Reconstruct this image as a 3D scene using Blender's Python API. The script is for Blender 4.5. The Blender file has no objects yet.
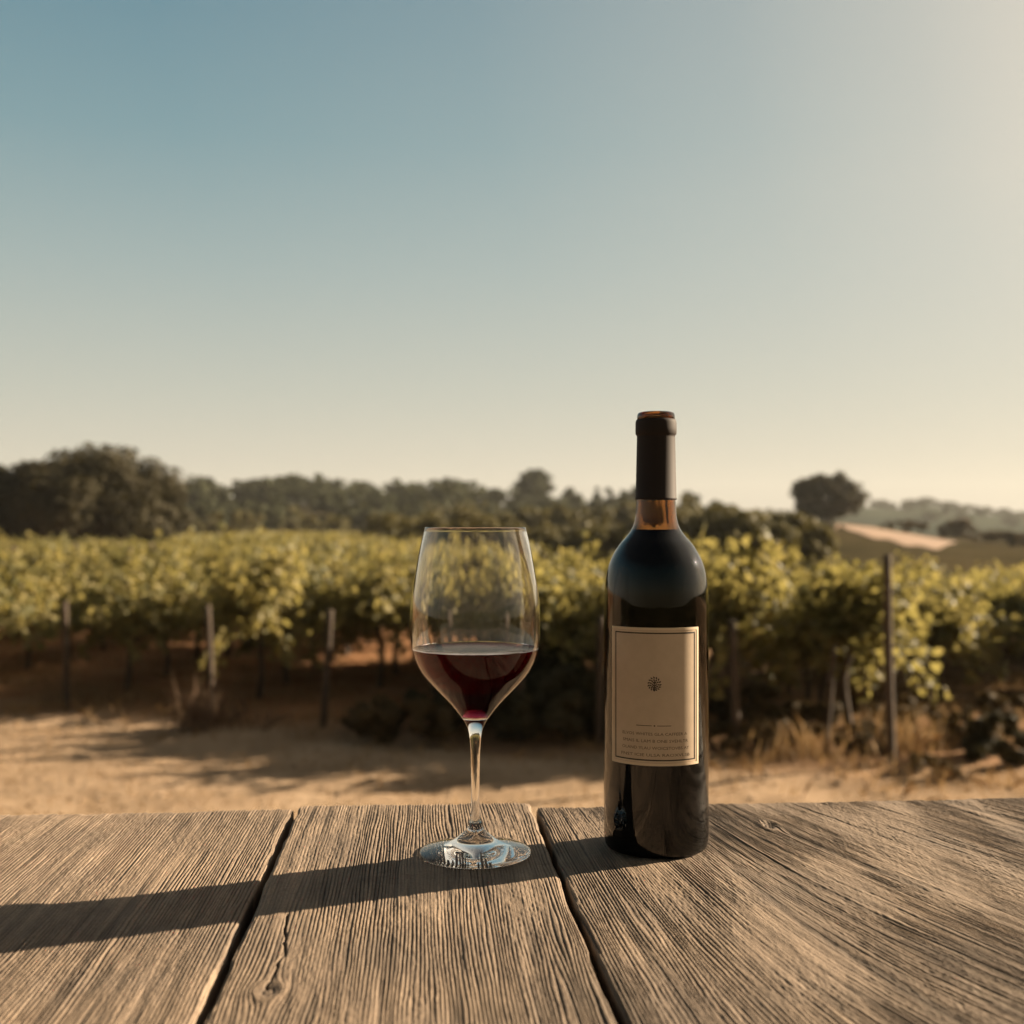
import bpy, math, random
import numpy as np
from mathutils import Vector, Matrix
R = math.radians
rng = np.random.default_rng(7)
random.seed(7)
scene = bpy.context.scene
C = scene.collection

# ---------------------------------------------------------------- camera, sky, sun, exposure
CAM_Z, HOR, F = 1.75, 530.0, 1138.0          # horizon row and focal length in pixels
cam = bpy.data.cameras.new('camera')
cam_o = bpy.data.objects.new('camera', cam); C.objects.link(cam_o)
cam_o.location = (0, 0, CAM_Z); cam_o.rotation_euler = (R(90), 0, 0)
cam.lens = 40.0; cam.sensor_width = 36.0; cam.shift_y = 18/1024
cam.clip_start = 0.02; cam.clip_end = 5000
cam.dof.use_dof = True; cam.dof.focus_distance = 0.775; cam.dof.aperture_fstop = 7.0
cam.dof.aperture_blades = 0
scene.camera = cam_o

SUN_EL, SUN_AZ = R(19.5), R(66.6)             # azimuth from +Y towards +X
world = bpy.data.worlds.new('World'); scene.world = world; world.use_nodes = True
wn = world.node_tree; wn.nodes.clear()
sky = wn.nodes.new('ShaderNodeTexSky'); sky.sky_type = 'NISHITA'; sky.sun_disc = False
sky.sun_elevation = SUN_EL; sky.sun_rotation = SUN_AZ
sky.altitude = 0; sky.air_density = 1.0; sky.dust_density = 3.0; sky.ozone_density = 1.0
SKY_STRENGTH = 0.0425
geo_ = wn.nodes.new('ShaderNodeTexCoord'); sep = wn.nodes.new('ShaderNodeSeparateXYZ')
wn.links.new(geo_.outputs['Generated'], sep.inputs[0])
def wramp(fac, stops):
    r = wn.nodes.new('ShaderNodeValToRGB'); e = r.color_ramp.elements
    while len(e) < len(stops): e.new(0.5)
    for q, (p, c) in zip(e, stops): q.position = p; q.color = (*c, 1)
    wn.links.new(fac, r.inputs[0]); return r.outputs[0]
def wmix(fac, a, b, mode='MIX'):
    m = wn.nodes.new('ShaderNodeMix'); m.data_type = 'RGBA'; m.blend_type = mode
    for k, v in ((0, fac), (6, a), (7, b)):
        if hasattr(v, 'links'): wn.links.new(v, m.inputs[k])
        elif k == 0: m.inputs[0].default_value = v
        else: m.inputs[k].default_value = (*v, 1)
    return m.outputs[2]
# evening air: cream at the horizon, teal higher up, overhead dimmed to neutral grey for darker bottle reflections (sine of the elevation)
air = wramp(sep.outputs[2], [(0.0, (.65,.57,.45)), (.05, (.63,.58,.465)), (.12, (.50,.51,.43)), (.22, (.345,.42,.395)), (.32, (.205,.325,.345)), (.43, (.125,.245,.295)), (.62, (.066,.070,.066)), (1.0, (.045,.044,.041))])
dt = wn.nodes.new('ShaderNodeVectorMath'); dt.operation = 'DOT_PRODUCT'; wn.links.new(geo_.outputs['Generated'], dt.inputs[0])
dt.inputs[1].default_value = (math.sin(SUN_AZ)*math.cos(SUN_EL), math.cos(SUN_AZ)*math.cos(SUN_EL), math.sin(SUN_EL))
lowd = wn.nodes.new('ShaderNodeMapRange'); lowd.inputs[1].default_value = 0; lowd.inputs[2].default_value = .28; lowd.inputs[3].default_value = .35; lowd.inputs[4].default_value = 1.15
wn.links.new(sep.outputs[2], lowd.inputs[0])
glow = wramp(dt.outputs['Value'], [(.22, (0,0,0)), (.45, (.10,.10,.10)), (.62, (.28,.28,.28)), (.72, (.50,.50,.50)), (.80, (.78,.78,.78)), (1.0, (1,1,1))])
gm = wn.nodes.new('ShaderNodeMath'); gm.operation = 'MULTIPLY'; gm.use_clamp = True; wn.links.new(glow, gm.inputs[0]); wn.links.new(lowd.outputs[0], gm.inputs[1])
air = wmix(gm.outputs[0], air, (.72,.64,.505))
mr = wn.nodes.new('ShaderNodeMapRange'); mr.inputs[1].default_value = -.9; mr.inputs[2].default_value = .25; mr.inputs[3].default_value = .30; mr.inputs[4].default_value = 1.0  # sky behind the camera dimmed and warmed to darken what the bottle reflects
wn.links.new(sep.outputs[1], mr.inputs[0]); cbw = wn.nodes.new('ShaderNodeCombineXYZ')
for q_, pw in enumerate((1.0, 1.12, 1.45)):
    mp_ = wn.nodes.new('ShaderNodeMath'); mp_.operation = 'POWER'; mp_.inputs[1].default_value = pw
    wn.links.new(mr.outputs[0], mp_.inputs[0]); wn.links.new(mp_.outputs[0], cbw.inputs[q_])
air = wmix(1.0, air, cbw.outputs[0], 'MULTIPLY')
air7 = wmix(1.0, air, (7.07, 7.07, 7.07), 'MULTIPLY')
fin = wmix(.90, sky.outputs[0], air7)
bg = wn.nodes.new('ShaderNodeBackground'); bg.inputs[1].default_value = SKY_STRENGTH
wo = wn.nodes.new('ShaderNodeOutputWorld')
wn.links.new(fin, bg.inputs[0]); wn.links.new(bg.outputs[0], wo.inputs[0])

sun = bpy.data.lights.new('sun', 'SUN'); sun.energy = 5.0; sun.angle = R(0.55); sun.color = (1.0, 0.80, 0.56)
sun_o = bpy.data.objects.new('sun', sun); C.objects.link(sun_o)
sd = Vector((math.sin(SUN_AZ)*math.cos(SUN_EL), math.cos(SUN_AZ)*math.cos(SUN_EL), math.sin(SUN_EL)))
sun_o.rotation_euler = sd.to_track_quat('Z', 'Y').to_euler(); sun_o.location = (5, 3, 6)

scene.view_settings.view_transform = 'Standard'; scene.view_settings.look = 'None'
scene.view_settings.exposure = 1.84; scene.view_settings.gamma = 1.0
scene.view_settings.use_curve_mapping = False
cy = scene.cycles
cy.max_bounces = 16; cy.transmission_bounces = 14; cy.transparent_max_bounces = 8
cy.diffuse_bounces = 3; cy.glossy_bounces = 8; cy.volume_bounces = 0
cy.caustics_refractive = True; cy.caustics_reflective = False
cy.sample_clamp_indirect = 4.0; cy.blur_glossy = 0.3
cy.use_denoising = True

# ---------------------------------------------------------------- helpers
def tag(o, label=None, cat=None, group=None, kind=None):
    if label: o['label'] = label
    if cat: o['category'] = cat
    if group: o['group'] = group
    if kind: o['kind'] = kind
    return o
def empty(name, loc=(0,0,0), rz=0.0):
    o = bpy.data.objects.new(name, None); C.objects.link(o)
    o.location = loc; o.rotation_euler = (0, 0, rz); o.empty_display_size = .1
    return o
def link(name, me, mat=None, parent=None, loc=None, rot=None, scale=None):
    if mat and not me.materials: me.materials.append(mat)
    o = bpy.data.objects.new(name, me); C.objects.link(o)
    if parent: o.parent = parent
    if loc is not None: o.location = loc
    if rot is not None: o.rotation_euler = rot
    if scale is not None: o.scale = scale
    return o
def mesh_np(name, V, Fs, smooth=False):
    """V (N,3); Fs an (M,k) array or a list of such arrays"""
    if isinstance(Fs, np.ndarray): Fs = [Fs]
    me = bpy.data.meshes.new(name)
    V = np.asarray(V, dtype=np.float32)
    loops = np.concatenate([f.ravel() for f in Fs]).astype(np.int32)
    tot = np.concatenate([np.full(len(f), f.shape[1], dtype=np.int32) for f in Fs])
    start = np.concatenate([[0], np.cumsum(tot)[:-1]]).astype(np.int32)
    me.vertices.add(len(V)); me.vertices.foreach_set('co', V.ravel())
    me.loops.add(len(loops)); me.loops.foreach_set('vertex_index', loops)
    me.polygons.add(len(tot)); me.polygons.foreach_set('loop_start', start); me.polygons.foreach_set('loop_total', tot)
    me.polygons.foreach_set('use_smooth', np.full(len(tot), smooth, dtype=bool))
    me.update(calc_edges=True); me.validate()
    return me
def set_attr(me, name, vals):
    a = me.attributes.new(name, 'FLOAT', 'POINT'); a.data.foreach_set('value', np.asarray(vals, dtype=np.float32))
def h32(xi, yi, seed):
    M = np.uint64(0xffffffff)
    h = (xi.astype(np.int64).astype(np.uint64)*np.uint64(374761393) + yi.astype(np.int64).astype(np.uint64)*np.uint64(668265263) + np.uint64(seed*144269504+17)) & M
    h = ((h ^ (h >> np.uint64(13)))*np.uint64(1274126177)) & M
    h = ((h ^ (h >> np.uint64(15)))*np.uint64(2246822519)) & M
    h = h ^ (h >> np.uint64(16))
    return h.astype(np.float64)/4294967296.0
def vn(x, y, seed=0):
    x = np.asarray(x, float)+1000.0; y = np.asarray(y, float)+1000.0
    x, y = np.broadcast_arrays(x, y)
    xi = np.floor(x); yi = np.floor(y); fx = x-xi; fy = y-yi
    fx = fx*fx*(3-2*fx); fy = fy*fy*(3-2*fy)
    a = h32(xi, yi, seed); b = h32(xi+1, yi, seed); c = h32(xi, yi+1, seed); d = h32(xi+1, yi+1, seed)
    return (a*(1-fx)+b*fx)*(1-fy) + (c*(1-fx)+d*fx)*fy
def ss(a, b, x):
    t = np.clip((np.asarray(x, float)-a)/(b-a), 0, 1); return t*t*(3-2*t)

# material helpers
def mat_new(name):
    m = bpy.data.materials.new(name); m.use_nodes = True; nt = m.node_tree; nt.nodes.clear()
    out = nt.nodes.new('ShaderNodeOutputMaterial'); return m, nt, out
def nd(nt, t, **kw):
    n = nt.nodes.new(t)
    for k, v in kw.items():
        if k.startswith('i_'): n.inputs[k[2:].replace('_', ' ')].default_value = v
        else: setattr(n, k, v)
    return n
def ramp(nt, fac, stops):
    r = nt.nodes.new('ShaderNodeValToRGB'); e = r.color_ramp.elements
    while len(e) < len(stops): e.new(0.5)
    for q, (p, c) in zip(e, stops): q.position = p; q.color = (*c, 1)
    nt.links.new(fac, r.inputs[0]); return r
def mixc(nt, fac, a, b, mode='MIX'):
    m = nt.nodes.new('ShaderNodeMix'); m.data_type = 'RGBA'; m.blend_type = mode
    for s, v in ((0, fac), (6, a), (7, b)):
        if hasattr(v, 'links'): nt.links.new(v, m.inputs[s])
        elif s == 0: m.inputs[0].default_value = v
        else: m.inputs[s].default_value = (*v, 1)
    return m.outputs[2]
def noise(nt, scale, detail=4, rough=.55, coord=None, dist=0.0):
    n = nd(nt, 'ShaderNodeTexNoise'); n.inputs['Scale'].default_value = scale
    n.inputs['Detail'].default_value = detail; n.inputs['Roughness'].default_value = rough
    n.inputs['Distortion'].default_value = dist
    if coord is not None: nt.links.new(coord, n.inputs['Vector'])
    return n.outputs['Fac']
def principled(nt, out, base=None, rough=.8, **kw):
    p = nt.nodes.new('ShaderNodeBsdfPrincipled')
    if base is not None:
        if hasattr(base, 'links'): nt.links.new(base, p.inputs['Base Color'])
        else: p.inputs['Base Color'].default_value = (*base, 1)
    p.inputs['Roughness'].default_value = rough
    for k, v in kw.items(): p.inputs[k].default_value = v
    if out: nt.links.new(p.outputs[0], out.inputs[0])
    return p

def leaf_material(name, cols, trans=.35, tcol=(.30, .28, .03), rough=.5, spec=.4):
    m, nt, out = mat_new(name)
    geo = nd(nt, 'ShaderNodeNewGeometry')
    obi = nd(nt, 'ShaderNodeObjectInfo')
    oc = nd(nt, 'ShaderNodeTexCoord')
    n1 = noise(nt, 1.3, 3, .6, oc.outputs['Object'])
    mx = nd(nt, 'ShaderNodeMath', operation='MULTIPLY_ADD'); mx.inputs[1].default_value = .40; 
    nt.links.new(geo.outputs['Random Per Island'], mx.inputs[0]); nt.links.new(n1, mx.inputs[2])
    mo = nd(nt, 'ShaderNodeMath', operation='MULTIPLY_ADD'); mo.inputs[1].default_value = .30
    nt.links.new(obi.outputs['Random'], mo.inputs[0]); nt.links.new(mx.outputs[0], mo.inputs[2])
    r = ramp(nt, mo.outputs[0], [(.35+.85*k/(len(cols)-1)*.8, c) for k, c in enumerate(cols)])
    p = principled(nt, None, r.outputs[0], rough, **{'Specular IOR Level': spec})
    t = nd(nt, 'ShaderNodeBsdfTranslucent'); 
    tc = mixc(nt, .55, r.outputs[0], tcol); nt.links.new(tc, t.inputs[0])
    ms = nd(nt, 'ShaderNodeMixShader'); ms.inputs[0].default_value = trans
    nt.links.new(p.outputs[0], ms.inputs[1]); nt.links.new(t.outputs[0], ms.inputs[2])
    nt.links.new(ms.outputs[0], out.inputs[0]); return m

M = {}
M['vine_leaf'] = leaf_material('vine_leaf', [(.043,.054,.022), (.085,.092,.034), (.155,.145,.055), (.26,.22,.09)], .45, (.42,.345,.10), .6, .3)
M['tree_leaf'] = leaf_material('tree_leaf', [(.022,.022,.012), (.040,.036,.018), (.062,.052,.026)], .15, (.10,.08,.02), .7, .2)
M['olive_leaf'] = leaf_material('olive_leaf', [(.04,.042,.016), (.075,.07,.024), (.13,.11,.036)], .25, (.2,.16,.04), .65, .25)
M['far_leaf'] = leaf_material('far_leaf', [(.018,.027,.018), (.034,.044,.025), (.064,.068,.034)], .12, (.10,.09,.03), .8, .1)
M['scrub_leaf'] = leaf_material('scrub_leaf', [(.035,.028,.014), (.065,.048,.022), (.11,.075,.035)], .2, (.16,.10,.03), .7, .2)
M['straw'] = leaf_material('straw', [(.16,.10,.05), (.26,.17,.085), (.38,.26,.14)], .3, (.4,.25,.1), .7, .2)

def bark_material(name, a, b):
    m, nt, out = mat_new(name)
    tc = nd(nt, 'ShaderNodeTexCoord'); mp = nd(nt, 'ShaderNodeMapping'); mp.inputs['Scale'].default_value = (14, 14, 2.5)
    nt.links.new(tc.outputs['Object'], mp.inputs[0])
    n = noise(nt, 3, 6, .65, mp.outputs[0])
    r = ramp(nt, n, [(.3, a), (.7, b)])
    p = principled(nt, out, r.outputs[0], .9)
    bp = nd(nt, 'ShaderNodeBump'); bp.inputs['Strength'].default_value = .7; bp.inputs['Distance'].default_value = .01
    nt.links.new(n, bp.inputs['Height']); nt.links.new(bp.outputs[0], p.inputs['Normal']); return m
M['bark'] = bark_material('bark', (.03,.022,.016), (.11,.075,.05))
M['post_wood'] = bark_material('post_wood', (.032,.023,.017), (.095,.065,.045))

def glass_mat(name, ior, absorb=None, density=0.0, rough=0.0, color=(1,1,1)):
    m, nt, out = mat_new(name)
    g = nd(nt, 'ShaderNodeBsdfGlass'); g.inputs['IOR'].default_value = ior; g.inputs['Roughness'].default_value = rough
    g.inputs['Color'].default_value = (*color, 1)
    nt.links.new(g.outputs[0], out.inputs[0])
    if absorb:
        v = nd(nt, 'ShaderNodeVolumeAbsorption'); v.inputs['Color'].default_value = (*absorb, 1); v.inputs['Density'].default_value = density
        nt.links.new(v.outputs[0], out.inputs[1])
    return m
M['clear_glass'] = glass_mat('clear_glass', 1.5)
M['bottle_glass'] = glass_mat('bottle_glass', 1.52, (.68, .46, .14), 720.0)
M['wine'] = glass_mat('wine', 1.25, (.74, .05, .12), 210.0)
M['bottle_wine'] = glass_mat('bottle_wine', 1.06, (.3, .03, .05), 1500.0)

def lathe(profile, seg=96, closed=False):
    P = np.array(profile, float); n = len(P)
    th = np.linspace(0, 2*math.pi, seg, endpoint=False)
    V = np.stack([np.outer(P[:,0], np.cos(th)), np.outer(P[:,0], np.sin(th)), np.repeat(P[:,1:2], seg, 1)], -1).reshape(-1, 3)
    i = np.arange(n-1)[:, None]*seg; j = np.arange(seg)[None]; j2 = (j+1) % seg
    Q = np.stack([i+j, i+j2, i+seg+j2, i+seg+j], -1).reshape(-1, 4)
    if closed:
        a = (n-1)*seg
        Q = np.concatenate([Q, np.stack([a+j[0], a+j2[0], j2[0], j[0]], -1)])
    return V, Q
def spline(pts, per=6):
    """Catmull-Rom through profile points"""
    P = np.array(pts, float); P = np.vstack([2*P[0]-P[1], P, 2*P[-1]-P[-2]]); out = []
    for k in range(1, len(P)-2):
        for t in np.linspace(0, 1, per, endpoint=False):
            a, b, c, d = P[k-1], P[k], P[k+1], P[k+2]
            out.append(.5*((2*b)+(-a+c)*t+(2*a-5*b+4*c-d)*t*t+(-a+3*b-3*c+d)*t**3))
    out.append(P[-2]); return out
def lathe_mesh(name, prof, seg=96, closed=False):
    V, Q = lathe(prof, seg, closed)
    me = mesh_np(name, V, Q, True)
    import bmesh
    bm = bmesh.new(); bm.from_mesh(me); bmesh.ops.remove_doubles(bm, verts=bm.verts, dist=1e-6)
    bmesh.ops.recalc_face_normals(bm, faces=bm.faces); bm.to_mesh(me); bm.free()
    for p in me.polygons: p.use_smooth = True
    return me
def tube(pts, radii, seg=7):
    """tapered tube as V,Q arrays, capped by shrinking"""
    P = np.array(pts, float); n = len(P); V = []
    for k in range(n):
        t = P[min(k+1, n-1)]-P[max(k-1, 0)]; t /= np.linalg.norm(t)+1e-9
        a = np.cross(t, (0, 1, .13)); 
        if np.linalg.norm(a) < .1: a = np.cross(t, (1, 0, 0))
        a /= np.linalg.norm(a); b = np.cross(t, a)
        th = np.linspace(0, 2*math.pi, seg, endpoint=False)
        V.append(P[k]+radii[k]*(np.outer(np.cos(th), a)+np.outer(np.sin(th), b)))
    V.append(P[-1:]); V = np.vstack(V)
    i = np.arange(n-1)[:, None]*seg; j = np.arange(seg)[None]; j2 = (j+1) % seg
    Q = np.stack([i+j, i+j2, i+seg+j2, i+seg+j], -1).reshape(-1, 4)
    a = (n-1)*seg; T = np.stack([a+j[0], a+j2[0], np.full(seg, n*seg)], -1)
    return V, Q, T
def merge(parts):
    V = []; Q = []; T = []; o = 0
    for v, q, t in parts:
        V.append(v); Q.append(q+o); T.append(t+o); o += len(v)
    return np.vstack(V), [np.vstack(Q), np.vstack(T)]

# ---------------------------------------------------------------- terrain
RID = np.array([(-400,480),(-100,478),(60,476),(185,478),(240,480),(290,476),(350,481),(380,484),(420,479),(470,482),(500,486),(534,486),(548,493),(575,496),(600,500),(640,500),(700,506),(760,520),(820,545),(1500,545)], float)
KN = np.array([(300,0),(650,.6),(740,1.9),(827,2.5),(870,2.1),(950,.75),(1024,.15),(1100,0)], float)
FAR = np.array([(-600,516),(300,520),(700,516),(800,508),(865,499),(900,501),(925,497),(960,503),(1024,511),(1200,506),(1500,516)], float)
def terrain(X, Y):
    X = np.asarray(X, float); Y = np.asarray(Y, float)
    Yc = np.maximum(Y, 20.0)
    a = 512+1138*X/Yc
    z = .77*(1-ss(3.0, 5.6, Y))*(1-ss(4, 8, np.abs(X)))
    zr = 1.75+(HOR-(np.interp(a, RID[:,0], RID[:,1])+27))/F*255
    z = z + np.maximum(zr, 0)*ss(125, 255, Y)*(1-ss(300, 420, Y))
    z = z + np.interp(a, KN[:,0], KN[:,1])*ss(58, 108, Y)*(1-ss(116, 165, Y))
    z = z - np.interp(a, [-400, 150, 280, 420, 470], [.34, .30, .02, .28, 0])*ss(22, 52, Y)*(1-ss(108, 140, Y))
    z = z - .30*ss(9.8, 16, Y)*ss(.3, 1.8, X)*(1-ss(58, 80, Y))
    zf = 1.75+(HOR-(np.interp(a, FAR[:,0], FAR[:,1])+8))/F*600
    z = z + zf*ss(400, 600, Y)
    z = z + (vn(X/1.7, Y/1.7, 3)-.5)*.05*ss(5, 8, Y) + (vn(X/.45, Y/.45, 4)-.5)*.022*ss(5, 8, Y)
    z = z + (vn(X/9, Y/9, 5)-.5)*.25*ss(20, 40, Y) - .035*(np.exp(-((Y-7.75-.04*X+.1*np.sin(X))/.16)**2)+np.exp(-((Y-9.05+.30*X*(X > -2)+.1*np.sin(X*1.3))/.16)**2))*(np.abs(X) < 9)*(.6+.8*vn(X/.7, Y/.3, 51))
    return z
def tz(x, y): return float(terrain(np.array([x]), np.array([y]))[0])
def axis(lo, hi, n, k):
    t = np.linspace(-1, 1, n); s = np.sinh(k*t)/np.sinh(k); return np.where(s < 0, s*-lo, s*hi)
gx = axis(-900, 900, 560, 7.0); gy = axis(-50, 950, 1, 1) if False else np.concatenate([np.linspace(-50, -3, 10), np.linspace(-2, 30, 260), 30+920*(np.sinh(3.6*np.linspace(0, 1, 260))/np.sinh(3.6))[1:]])
GX, GY = np.meshgrid(gx, gy)
GZ = terrain(GX, GY)
ny, nx = GX.shape
i = np.arange(ny-1)[:, None]*nx; j = np.arange(nx-1)[None]
Q = np.stack([i+j, i+j+1, i+nx+j+1, i+nx+j], -1).reshape(-1, 4)
me = mesh_np('ground', np.stack([GX, GY, GZ], -1).reshape(-1, 3), Q, True)
def zs_start(X): return 10.2-.35*(X+2)
soil = ss(-.7, .5, GY-zs_start(GX)+(vn(GX/.8, GY/.8, 9)-.5)*1.2)*(1-ss(110, 140, GY))
soil *= 1-.45*ss(0, 3, GX)
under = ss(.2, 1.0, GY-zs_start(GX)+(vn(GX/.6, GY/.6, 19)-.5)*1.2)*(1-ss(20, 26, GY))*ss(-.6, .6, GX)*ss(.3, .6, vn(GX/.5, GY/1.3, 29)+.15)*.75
scrub = ss(24, 34, GY + np.minimum(GX+2, 0)*4.5)
scrub = np.maximum(scrub, 1-ss(-.5, 2.5, GY)); far = ss(280, 420, GY)  # unseen ground behind the camera also made dark, added to dim bottle reflections
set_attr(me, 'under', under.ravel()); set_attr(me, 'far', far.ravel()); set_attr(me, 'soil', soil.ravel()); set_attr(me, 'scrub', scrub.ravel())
m, nt, out = mat_new('earth')
geo = nd(nt, 'ShaderNodeNewGeometry')
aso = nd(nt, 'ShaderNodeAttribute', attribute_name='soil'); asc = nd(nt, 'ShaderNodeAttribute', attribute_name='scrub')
n1 = noise(nt, 1.1, 8, .65, geo.outputs['Position']); n2 = noise(nt, 9, 8, .7, geo.outputs['Position'])
n3 = noise(nt, .05, 6, .6, geo.outputs['Position'])
dirt = ramp(nt, n1, [(.28, (.27,.195,.130)), (.5, (.41,.300,.205)), (.72, (.52,.39,.275))]).outputs[0]
dirt = mixc(nt, .5, dirt, ramp(nt, n2, [(.3, (.45,.40,.34)), (.7, (1,1,1))]).outputs[0], 'MULTIPLY')
red = ramp(nt, n1, [(.3, (.20,.10,.052)), (.55, (.32,.175,.095)), (.75, (.42,.26,.15))]).outputs[0]
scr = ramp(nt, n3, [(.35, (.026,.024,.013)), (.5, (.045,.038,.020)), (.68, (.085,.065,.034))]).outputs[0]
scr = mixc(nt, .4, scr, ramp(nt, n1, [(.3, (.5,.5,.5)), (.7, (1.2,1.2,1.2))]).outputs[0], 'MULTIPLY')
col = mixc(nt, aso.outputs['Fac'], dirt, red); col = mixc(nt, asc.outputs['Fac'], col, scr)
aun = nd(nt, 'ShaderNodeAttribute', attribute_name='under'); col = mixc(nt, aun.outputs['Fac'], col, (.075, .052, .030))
afa = nd(nt, 'ShaderNodeAttribute', attribute_name='far')
farc = ramp(nt, noise(nt, .02, 5, .6, geo.outputs['Position']), [(.4, (.018,.028,.022)), (.6, (.042,.050,.034))]).outputs[0]
col = mixc(nt, afa.outputs['Fac'], col, farc)
p = principled(nt, out, col, 1.0, **{'Specular IOR Level': 0.0})
bp = nd(nt, 'ShaderNodeBump'); bp.inputs['Strength'].default_value = .8; bp.inputs['Distance'].default_value = .05
nt.links.new(n2, bp.inputs['Height']); nt.links.new(bp.outputs[0], p.inputs['Normal'])
M['earth'] = m
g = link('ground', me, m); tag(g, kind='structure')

def hit(px, py, y0=20, y1=900):
    """where the view ray through a photo pixel first meets the terrain"""
    Y = np.linspace(y0, y1, 6000); X = (px-512)/F*Y; z = CAM_Z+(HOR-py)/F*Y
    k = np.argmax(terrain(X, Y) >= z); return X[k], Y[k]

# pale harvested field on the knoll
rows = []
def sweep(a):
    t = (a-836)/(958-836); wv = 1.1*math.sin(a*.21)+.8*math.sin(a*.083+1)
    th = 10.5*min(1, t/.22)**.7*min(1, (1-t)/.16)**.6
    return 519.5+t*21+2*np.sin(t*3), 520.0+t*21+2*np.sin(t*3)+th+wv*min(1, th/6)
cols = np.linspace(836.5, 957.5, 40)
V = []
for s_ in np.linspace(0, 1, 6):
    for a in cols:
        yt, yb = sweep(a); Yt = 105.5
        Xb, Yb = hit(a, yb, 40, 107)
        if Yb <= 41: Yb = 85.
        Yb = min(Yb, 105.0)
        Y = Yb+(Yt-Yb)*s_; X = (a-512)/F*Y
        V.append((X, Y, tz(X, Y)+.05))
ii = np.arange(5)[:, None]*40; jj = np.arange(39)[None]
me = mesh_np('harvested_field', np.array(V), np.stack([ii+jj, ii+jj+1, ii+40+jj+1, ii+40+jj], -1).reshape(-1, 4), True)
m, nt, out = mat_new('stubble'); geo = nd(nt, 'ShaderNodeNewGeometry')
n = noise(nt, .6, 6, .6, geo.outputs['Position'])
principled(nt, out, ramp(nt, n, [(.3, (.16,.092,.052)), (.7, (.26,.16,.095))]).outputs[0], .95)
tag(link('harvested_field', me, m), kind='structure')

# ---------------------------------------------------------------- trees
def leaf_quads(Pc, N, size, rg, aspect=.75):
    """diamond leaves at centres Pc with normals N"""
    n = len(Pc); t = rg.normal(size=(n, 3)); t -= (t*N).sum(1, keepdims=True)*N; t /= np.linalg.norm(t, axis=1, keepdims=True)+1e-9
    b = np.cross(N, t); s = size*rg.uniform(.6, 1.3, (n, 1))
    V = np.stack([Pc-t*s, Pc-b*s*aspect*.6+t*s*.1, Pc+t*s, Pc+b*s*aspect*.6-t*s*.1], 1).reshape(-1, 3)
    return V, np.arange(4*n).reshape(-1, 4)
def blob_crown(rx, ry, rz, cz, blobs, per, size, rg, hollow=.25, flat=0.0, brad=(.22, .42)):
    U = rg.normal(size=(blobs, 3)); U /= np.linalg.norm(U, axis=1, keepdims=True)
    rad = rg.uniform(.55, .86, (blobs, 1)); Cn = U*rad*np.array([rx, ry, rz]); Cn[:, 2] = np.where(Cn[:, 2] < -flat*rz, -flat*rz*rg.uniform(.6, 1, blobs), Cn[:, 2])
    Pc = []; Nn = []
    for c in Cn:
        r = rg.uniform(*brad)*min(rx, rz)
        u = rg.normal(size=(per, 3)); u /= np.linalg.norm(u, axis=1, keepdims=True)
        q = c+u*r*(rg.uniform(0, 1, (per, 1))**hollow)*np.array([1.1, 1.1, .85])
        Pc.append(q); nn = u+rg.normal(size=(per, 3))*.55; Nn.append(nn/np.linalg.norm(nn, axis=1, keepdims=True))
    Pc = np.vstack(Pc); Pc[:, 2] += cz
    return leaf_quads(Pc, np.vstack(Nn), size, rg)
def trunk_mesh(h, r, spread, rg, limbs=6):
    parts = []
    pts = [(0, 0, -.3), (rg.normal()*.04*h, rg.normal()*.04*h, h*.4), (rg.normal()*.05*h, rg.normal()*.05*h, h)]
    parts.append(tube(spline(pts, 4), np.linspace(r, r*.5, 9)))
    for k in range(limbs):
        a = k*2*math.pi/limbs+rg.uniform(-.4, .4); z0 = h*rg.uniform(.6, 1.0); L = spread*rg.uniform(.5, .9)
        p = [(0, 0, z0), (math.cos(a)*L*.5, math.sin(a)*L*.5, z0+L*.45), (math.cos(a)*L, math.sin(a)*L, z0+L*.7)]
        parts.append(tube(spline(p, 3), np.linspace(r*.45, r*.1, 7), 5))
    V, Fs = merge(parts); return mesh_np('trunk', V, Fs, True)
def tree(name, px, Y, top, width, base_clear, leafmat, label, cat='tree', group=None, blobs=40, per=260, size=.2, rg=None, sx=1.0, flat=.6, x=None, brad=(.22, .42)):
    """tree whose crown spans `width` metres, top at photo row `top`"""
    rg = rg or np.random.default_rng(int(px*7+Y))
    X = (px-512)/F*Y if x is None else x
    z0 = tz(X, Y); ztop = CAM_Z+(HOR-top)/F*Y; H = ztop-z0
    root = empty(name, (X, Y, z0)); tag(root, label, cat, group)
    rz = (H-base_clear)/2; cz = base_clear+rz
    V, Q = blob_crown(width/2, width/2*sx, rz, cz, blobs, per, size, rg, flat=flat, brad=brad)
    cr = link('crown', mesh_np('crown', V, Q), leafmat, root)
    link('trunk', trunk_mesh(max(base_clear+rz*.5, .4), max(.05*H, .05), width*.35, rg), M['bark'], root)
    return root

# big dark tree group at the left
tree('broadleaf_tree', 90, 60, 446, 10.8, .0, M['tree_leaf'], 'broad dark domed tree at far left behind the vines', blobs=150, per=230, size=.16, flat=.95, brad=(.2, .34))
tree('broadleaf_tree', -8, 60, 464, 6.6, .5, M['tree_leaf'], 'dark tree cut by the left edge of the picture', blobs=50, per=360, size=.16, flat=.9)
tree('broadleaf_tree', 157, 62, 478, 3.4, .4, M['tree_leaf'], 'small rounded tree against the right side of the big left tree', blobs=34, per=320, size=.15, flat=.9)
tree('broadleaf_tree', 40, 62, 468, 5.0, .4, M['tree_leaf'], 'dark tree between the big domed tree and the left edge tree', blobs=40, per=320, size=.16, flat=.9)
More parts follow.
